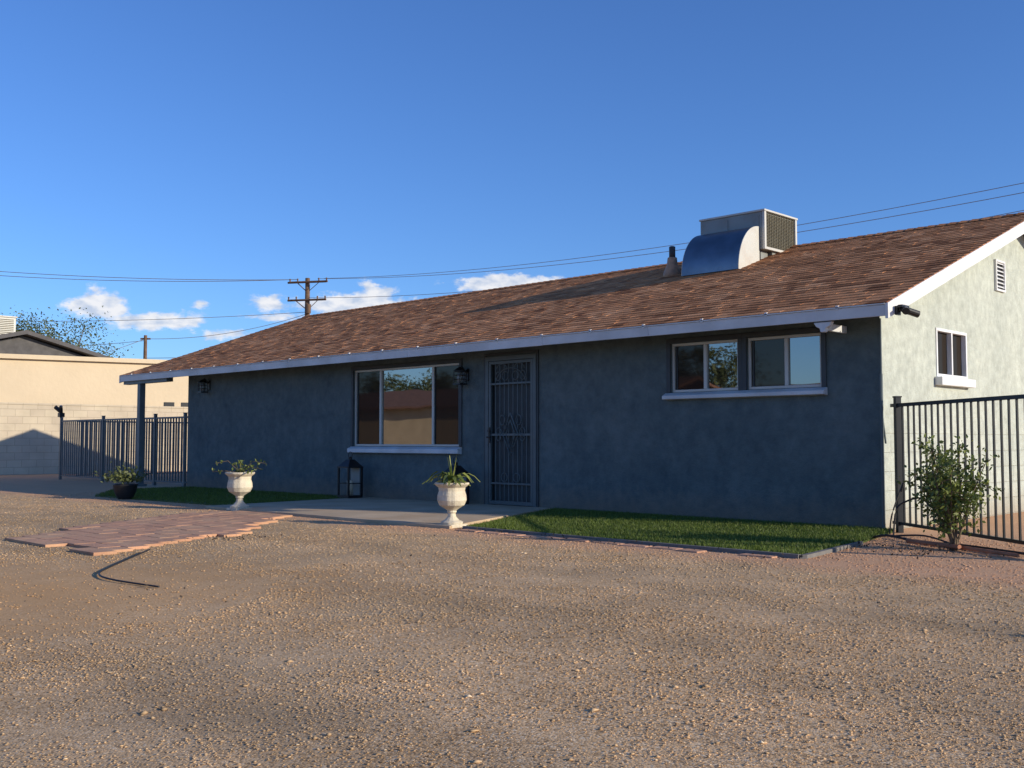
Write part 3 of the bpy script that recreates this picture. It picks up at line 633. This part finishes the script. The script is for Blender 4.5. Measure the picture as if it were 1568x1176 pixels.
for k_ in range(9): mb.box(-42.99,-42.97,6.0,7.1,5.6+k_*.08,5.63+k_*.08)
mb.obj('cooler_louvers','coil',B)
# ------------------------------------------------------------ trees
def tree(name,x,y,h,cr,nclump,nleaf,ls,mat='leafd',trunk=.18,cz=.62,flat=.6):
    T=empty(name); mb=MB(); tips=[]
    base=Vector((x,y,0)); fork=h*.28
    mb.tube([base,base+Vector((.05,.03,fork*.5)),base+Vector((0,.1,fork))],[trunk,trunk*.85,trunk*.75],8)
    for i in range(nclump):
        a=random.uniform(0,6.28); rr=cr*math.sqrt(random.random()); z=h*cz+random.uniform(-.3,.38)*h*flat*(1-.3*rr/cr)
        tip=Vector((x+math.cos(a)*rr,y+math.sin(a)*rr,z)); s_=base+Vector((0,.1,fork*random.uniform(.8,1)))
        mid=s_.lerp(tip,.5)+Vector((random.gauss(0,.2),random.gauss(0,.2),random.uniform(0,.3)))
        mb.tube([s_,mid,tip],[trunk*.4,trunk*.2,.02],5); tips.append(tip)
    mb.obj('trunk_and_limbs','trunk',T); pts=[]
    for t in tips:
        cs=cr*random.uniform(.14,.28)
        for _ in range(nleaf): pts.append((t.x+random.gauss(0,cs),t.y+random.gauss(0,cs),t.z+random.gauss(0,cs*.6)))
    leaves('crown',pts,ls,mat,T,.55)
tree('palo_verde_tree',-45.6,10.1,8.0,2.3,34,420,.12)
tree('palo_verde_tree.001',-51,14.5,5.9,2.8,22,300,.14)
tree('street_tree',-62,-52,8,3.5,24,200,.3); tree('street_tree.001',-40,-56,9,3.5,24,200,.3); tree('street_tree.002',-22,-55,8,3.5,24,200,.3); tree('street_tree.003',-72,-54,8.5,4,24,200,.3); tree('street_tree.004',-53,-53,8,3.5,24,200,.3)
mb=MB(); mb.box(-400,400,-27,-18,-.05,.006); mb.obj('street','asphalt')
mb=MB(); mb.box(-400,400,-18,-17.8,-.05,.12); mb.box(-400,400,-17.8,-16.4,-.05,.03); mb.obj('sidewalk','concrete')
B=empty('ranch_house')
mb=MB(); mb.box(-90,-34,-50,-42,0,3.5); mb.box(-30,-8,-50,-42,0,2.6); mb.obj('walls','tan2',B)
mb=MB(); mb.prism([(-51,3.4),(-46,4.9),(-41,3.4),(-41,3.55),(-46,5.1),(-51,3.55)],'x',-91,-33.4); mb.prism([(-51,2.5),(-46,4.1),(-41,2.5),(-41,2.65),(-46,4.3),(-51,2.65)],'x',-30.6,-7.4); mb.obj('roof','redroof',B)
mb=MB()
for xx in (-73,-49,-41,-26,-14): mb.box(xx,xx+1.6,-41.98,-41.9,.9,2.1)
mb.obj('windows','screen',B)
mb=MB(); mb.lathe([(.03,0),(.03,1.08),(.045,1.08),(.045,1.12),(.01,1.15)],(6.7,-3.85,0),12); mb.obj('metal_post','black')
# ------------------------------------------------------------ utility poles and wires
UP=empty('utility_pole'); px_,py_=-43.8,23.1
mb=MB(); mb.tube([(px_,py_,0),(px_,py_,10.0)],[.2,.13],10)
dv=Vector((.75,.45,0)).normalized(); 
for zz,ln in ((9.75,1.15),(8.75,1.15)):
    for off in ((0,.12) if zz>9 else (0,)):
        c_=Vector((px_,py_,zz))+Vector((.13+off,-.13,0)); a_=c_-dv*ln; b_=c_+dv*ln; mb.tube([a_,b_],.06,4)
    for f in (-.95,-.55,.55,.95):
        c2=c_+dv*ln*f; mb.tube([c2,c2+Vector((0,0,.2))],[.035,.05],6)
    mb.tube([c_-dv*ln*.6,Vector((px_,py_,zz-.55))],.025,4); mb.tube([c_+dv*ln*.6,Vector((px_,py_,zz-.55))],.025,4)
mb.tube([(px_+.25,py_-.1,8.0),(px_+.25,py_-.1,8.5)],.14,8)
mb.obj('pole_and_crossarms','wood',UP)
UP=empty('utility_pole.001'); mb=MB(); mb.tube([(-51.2,17.3,0),(-51.2,17.3,6.9)],[.14,.09],8); mb.tube([(-51.4,17.1,6.7),(-51,17.5,6.7)],.05,4); mb.obj('pole','wood',UP)
def wire(mb,a,b_,sag,r=.014):
    a=Vector(a); b_=Vector(b_); mb.tube([a.lerp(b_,i/24)-Vector((0,0,sag*4*(i/24)*(1-i/24))) for i in range(25)],r,4,False)
mb=MB()
ctr=Vector((px_,py_,9.95))
wire(mb,ctr-dv*1,(-60.9,9.3,11.0),.25,.017); wire(mb,ctr-dv*.6,(-60.9,9.6,10.75),.3,.017); 
wire(mb,(px_,py_,8.1),(-61,9.3,7.9),.25)
wire(mb,ctr+dv*1,(-3.8,23.1,8.9),.7,.012); wire(mb,ctr+dv*.6,(-3.8,22.7,8.5),.75,.012)
wire(mb,(px_,py_,8.9),(-3.8,23.4,8.15),.8,.012)
wire(mb,(px_,py_,8.0),(-51.2,17.3,6.7),.4); wire(mb,(-51.2,17.3,6.6),(-66,6,6.2),.3); wire(mb,(-51.2,17.3,6.7),(-54,12,4.5),.1)
wire(mb,(-51.2,17.3,5.6),(-20,24,5.6),.3)
mb.obj('power_lines','wire')
# ------------------------------------------------------------ hoses and bits
mb=MB()
mb.tube(spline([(-3.43,-6.28,.03),(-2.98,-6.68,.02),(-2.62,-7.0,.012),(-2.3,-7.22,.012),(-1.95,-7.29,.012),(-1.4,-7.24,.012)]),.0065,6)
mb.obj('drip_hose','hose')
mb=MB()
mb.tube(spline([(.35,-.55,.0),(.36,-.5,.25),(.42,-.45,.33),(.6,-.5,.38),(.75,-.6,.3)]),.009,6)
mb.tube(spline([(.2,-.3,0),(.22,-.28,.2),(.3,-.2,.5),(.28,-.2,.42)]),.008,6)
mb.tube(spline([(.3,-.9,.01),(.5,-1.0,.05),(.8,-1.05,.02),(1.3,-1.25,.03),(1.9,-1.5,.02)]),.012,6)
mb.tube(spline([(.4,-.75,.02),(.8,-.9,.06),(1.2,-1.2,.02)]),.009,6)
mb.obj('irrigation_tubing','hose')
mb=MB(); mb.tube([(.75,-1.15,.03),(1.35,-1.5,.04)],.02,8); mb.tube([(1.2,-1.35,.03),(1.9,-1.75,.03)],.016,8); mb.obj('loose_pipes','pvc')
litter=[(1.0+random.gauss(0,.35),-1.7+random.gauss(0,.3),random.uniform(.012,.03)) for _ in range(260)]+[(-3.9+random.gauss(0,.15),-5.2+random.gauss(0,.2),.03) for _ in range(70)]+[(random.uniform(-3,1),-2.95+random.gauss(0,.1),.02) for _ in range(120)]+[(random.uniform(-4,4),random.uniform(-8.5,-3.5),.012) for _ in range(60)]
LP=leaves('leaf_litter',litter,.026,'soil',None,.5)
# ------------------------------------------------------------ light
el=R(16.3); az=R(19)
D=Vector((math.cos(el)*math.cos(az),math.cos(el)*math.sin(az),math.sin(el)))
sl=bpy.data.lights.new('sun','SUN'); sl.energy=5.0; sl.angle=R(.5); sl.color=(1,.89,.70)
so=bpy.data.objects.new('sun',sl); sc.collection.objects.link(so); so.rotation_euler=D.to_track_quat('Z','Y').to_euler()
w=bpy.data.worlds.new('World'); sc.world=w; w.use_nodes=True; nt=w.node_tree; nt.nodes.clear()
out=N(nt,'ShaderNodeOutputWorld'); bg=N(nt,'ShaderNodeBackground',i_Strength=.12); L(nt,bg.outputs[0],out.inputs[0])
sky=N(nt,'ShaderNodeTexSky'); sky.sky_type='NISHITA'; sky.sun_disc=False; sky.sun_elevation=el; sky.sun_rotation=R(90)-az
sky.air_density=1.0; sky.dust_density=.2; sky.ozone_density=4.0
skyc=mixc(nt,1.0,sky.outputs[0],(.78,1.04,1.5),'MULTIPLY')
tc=N(nt,'ShaderNodeTexCoord'); sx=N(nt,'ShaderNodeSeparateXYZ'); L(nt,tc.outputs['Generated'],sx.inputs[0])
azn=N(nt,'ShaderNodeMath',operation='ARCTAN2'); L(nt,sx.outputs[1],azn.inputs[0]); L(nt,sx.outputs[0],azn.inputs[1])
eln=N(nt,'ShaderNodeMath',operation='ARCSINE'); L(nt,sx.outputs[2],eln.inputs[0])
cb=N(nt,'ShaderNodeCombineXYZ'); L(nt,azn.outputs[0],cb.inputs[0]); L(nt,eln.outputs[0],cb.inputs[1])
mp=N(nt,'ShaderNodeMapping'); mp.inputs['Scale'].default_value=(1,1.9,1); L(nt,cb.outputs[0],mp.inputs[0])
nz=N(nt,'ShaderNodeTexNoise',i_Scale=38.0,i_Detail=9.0,i_Roughness=.62); L(nt,mp.outputs[0],nz.inputs['Vector'])
def mth(op,a,b_=None,c_=None):
    n_=N(nt,'ShaderNodeMath',operation=op)
    for i,v in enumerate((a,b_,c_)):
        if v is None: continue
        if hasattr(v,'links'): L(nt,v,n_.inputs[i])
        else: n_.inputs[i].default_value=v
    return n_.outputs[0]
tot=None
for a_,e_,wa,we,amp in ((155.8,6.9,1.7,.8,1.15),(153.2,6.2,3.0,.55,1.05),(143.0,7.4,3.5,.55,1.2),(141.8,7.9,1.1,.7,1.15),(147.5,7.3,1.0,.5,.95),(134.6,8.6,2.8,.5,1.25),(149.6,5.7,1.9,.35,.9),(151.0,7.2,.5,.3,.9),(146.0,6.6,2.5,.3,.8),(160,5.2,3,.4,.6),(165,8,4,.5,.7),(120,4,6,.5,.7),(60,9,7,.8,.6),(250,7,8,.8,.7),(200,8,7,.8,.7)):
    dx=mth('MULTIPLY',mth('SUBTRACT',azn.outputs[0],R(a_ if a_<180 else a_-360)),1/R(wa)); dy=mth('MULTIPLY',mth('SUBTRACT',eln.outputs[0],R(e_)),1/R(we))
    g_=mth('MULTIPLY',mth('EXPONENT',mth('MULTIPLY',mth('ADD',mth('MULTIPLY',dx,dx),mth('MULTIPLY',dy,dy)),-.7)),amp)
    tot=g_ if tot is None else mth('MAXIMUM',tot,g_)
dens=mth('ADD',mth('MULTIPLY',tot,.75),mth('MULTIPLY',mth('SUBTRACT',nz.outputs[0],.5),1.5))
mr=N(nt,'ShaderNodeMapRange',i_1=.34,i_2=.66,i_3=0.0,i_4=.95,interpolation_type='SMOOTHSTEP'); L(nt,dens,mr.inputs[0])
mask=mth('MULTIPLY',mr.outputs[0],mth('MINIMUM',mth('MULTIPLY',tot,4.0),1.0))
nz2=N(nt,'ShaderNodeTexNoise',i_Scale=60.0,i_Detail=5.0); L(nt,mp.outputs[0],nz2.inputs['Vector'])
cc=ramp(nt,nz2.outputs[0],[(.35,(4.6,5.3,6.6)),(.6,(7.6,7.6,7.8))])
L(nt,mixc(nt,mask,skyc,cc),bg.inputs[0])
# ------------------------------------------------------------ camera
cd=bpy.data.cameras.new('camera'); co=bpy.data.objects.new('camera',cd); sc.collection.objects.link(co); sc.camera=co
cd.sensor_width=36; cd.lens=36*1600/1568; cd.clip_end=6000; cd.clip_start=.05
co.location=(4.821,-10.441,.929); co.rotation_euler=(R(90+3.112),0,R(44.258))
sc.view_settings.view_transform='Standard'; sc.view_settings.look='None'; sc.view_settings.exposure=0
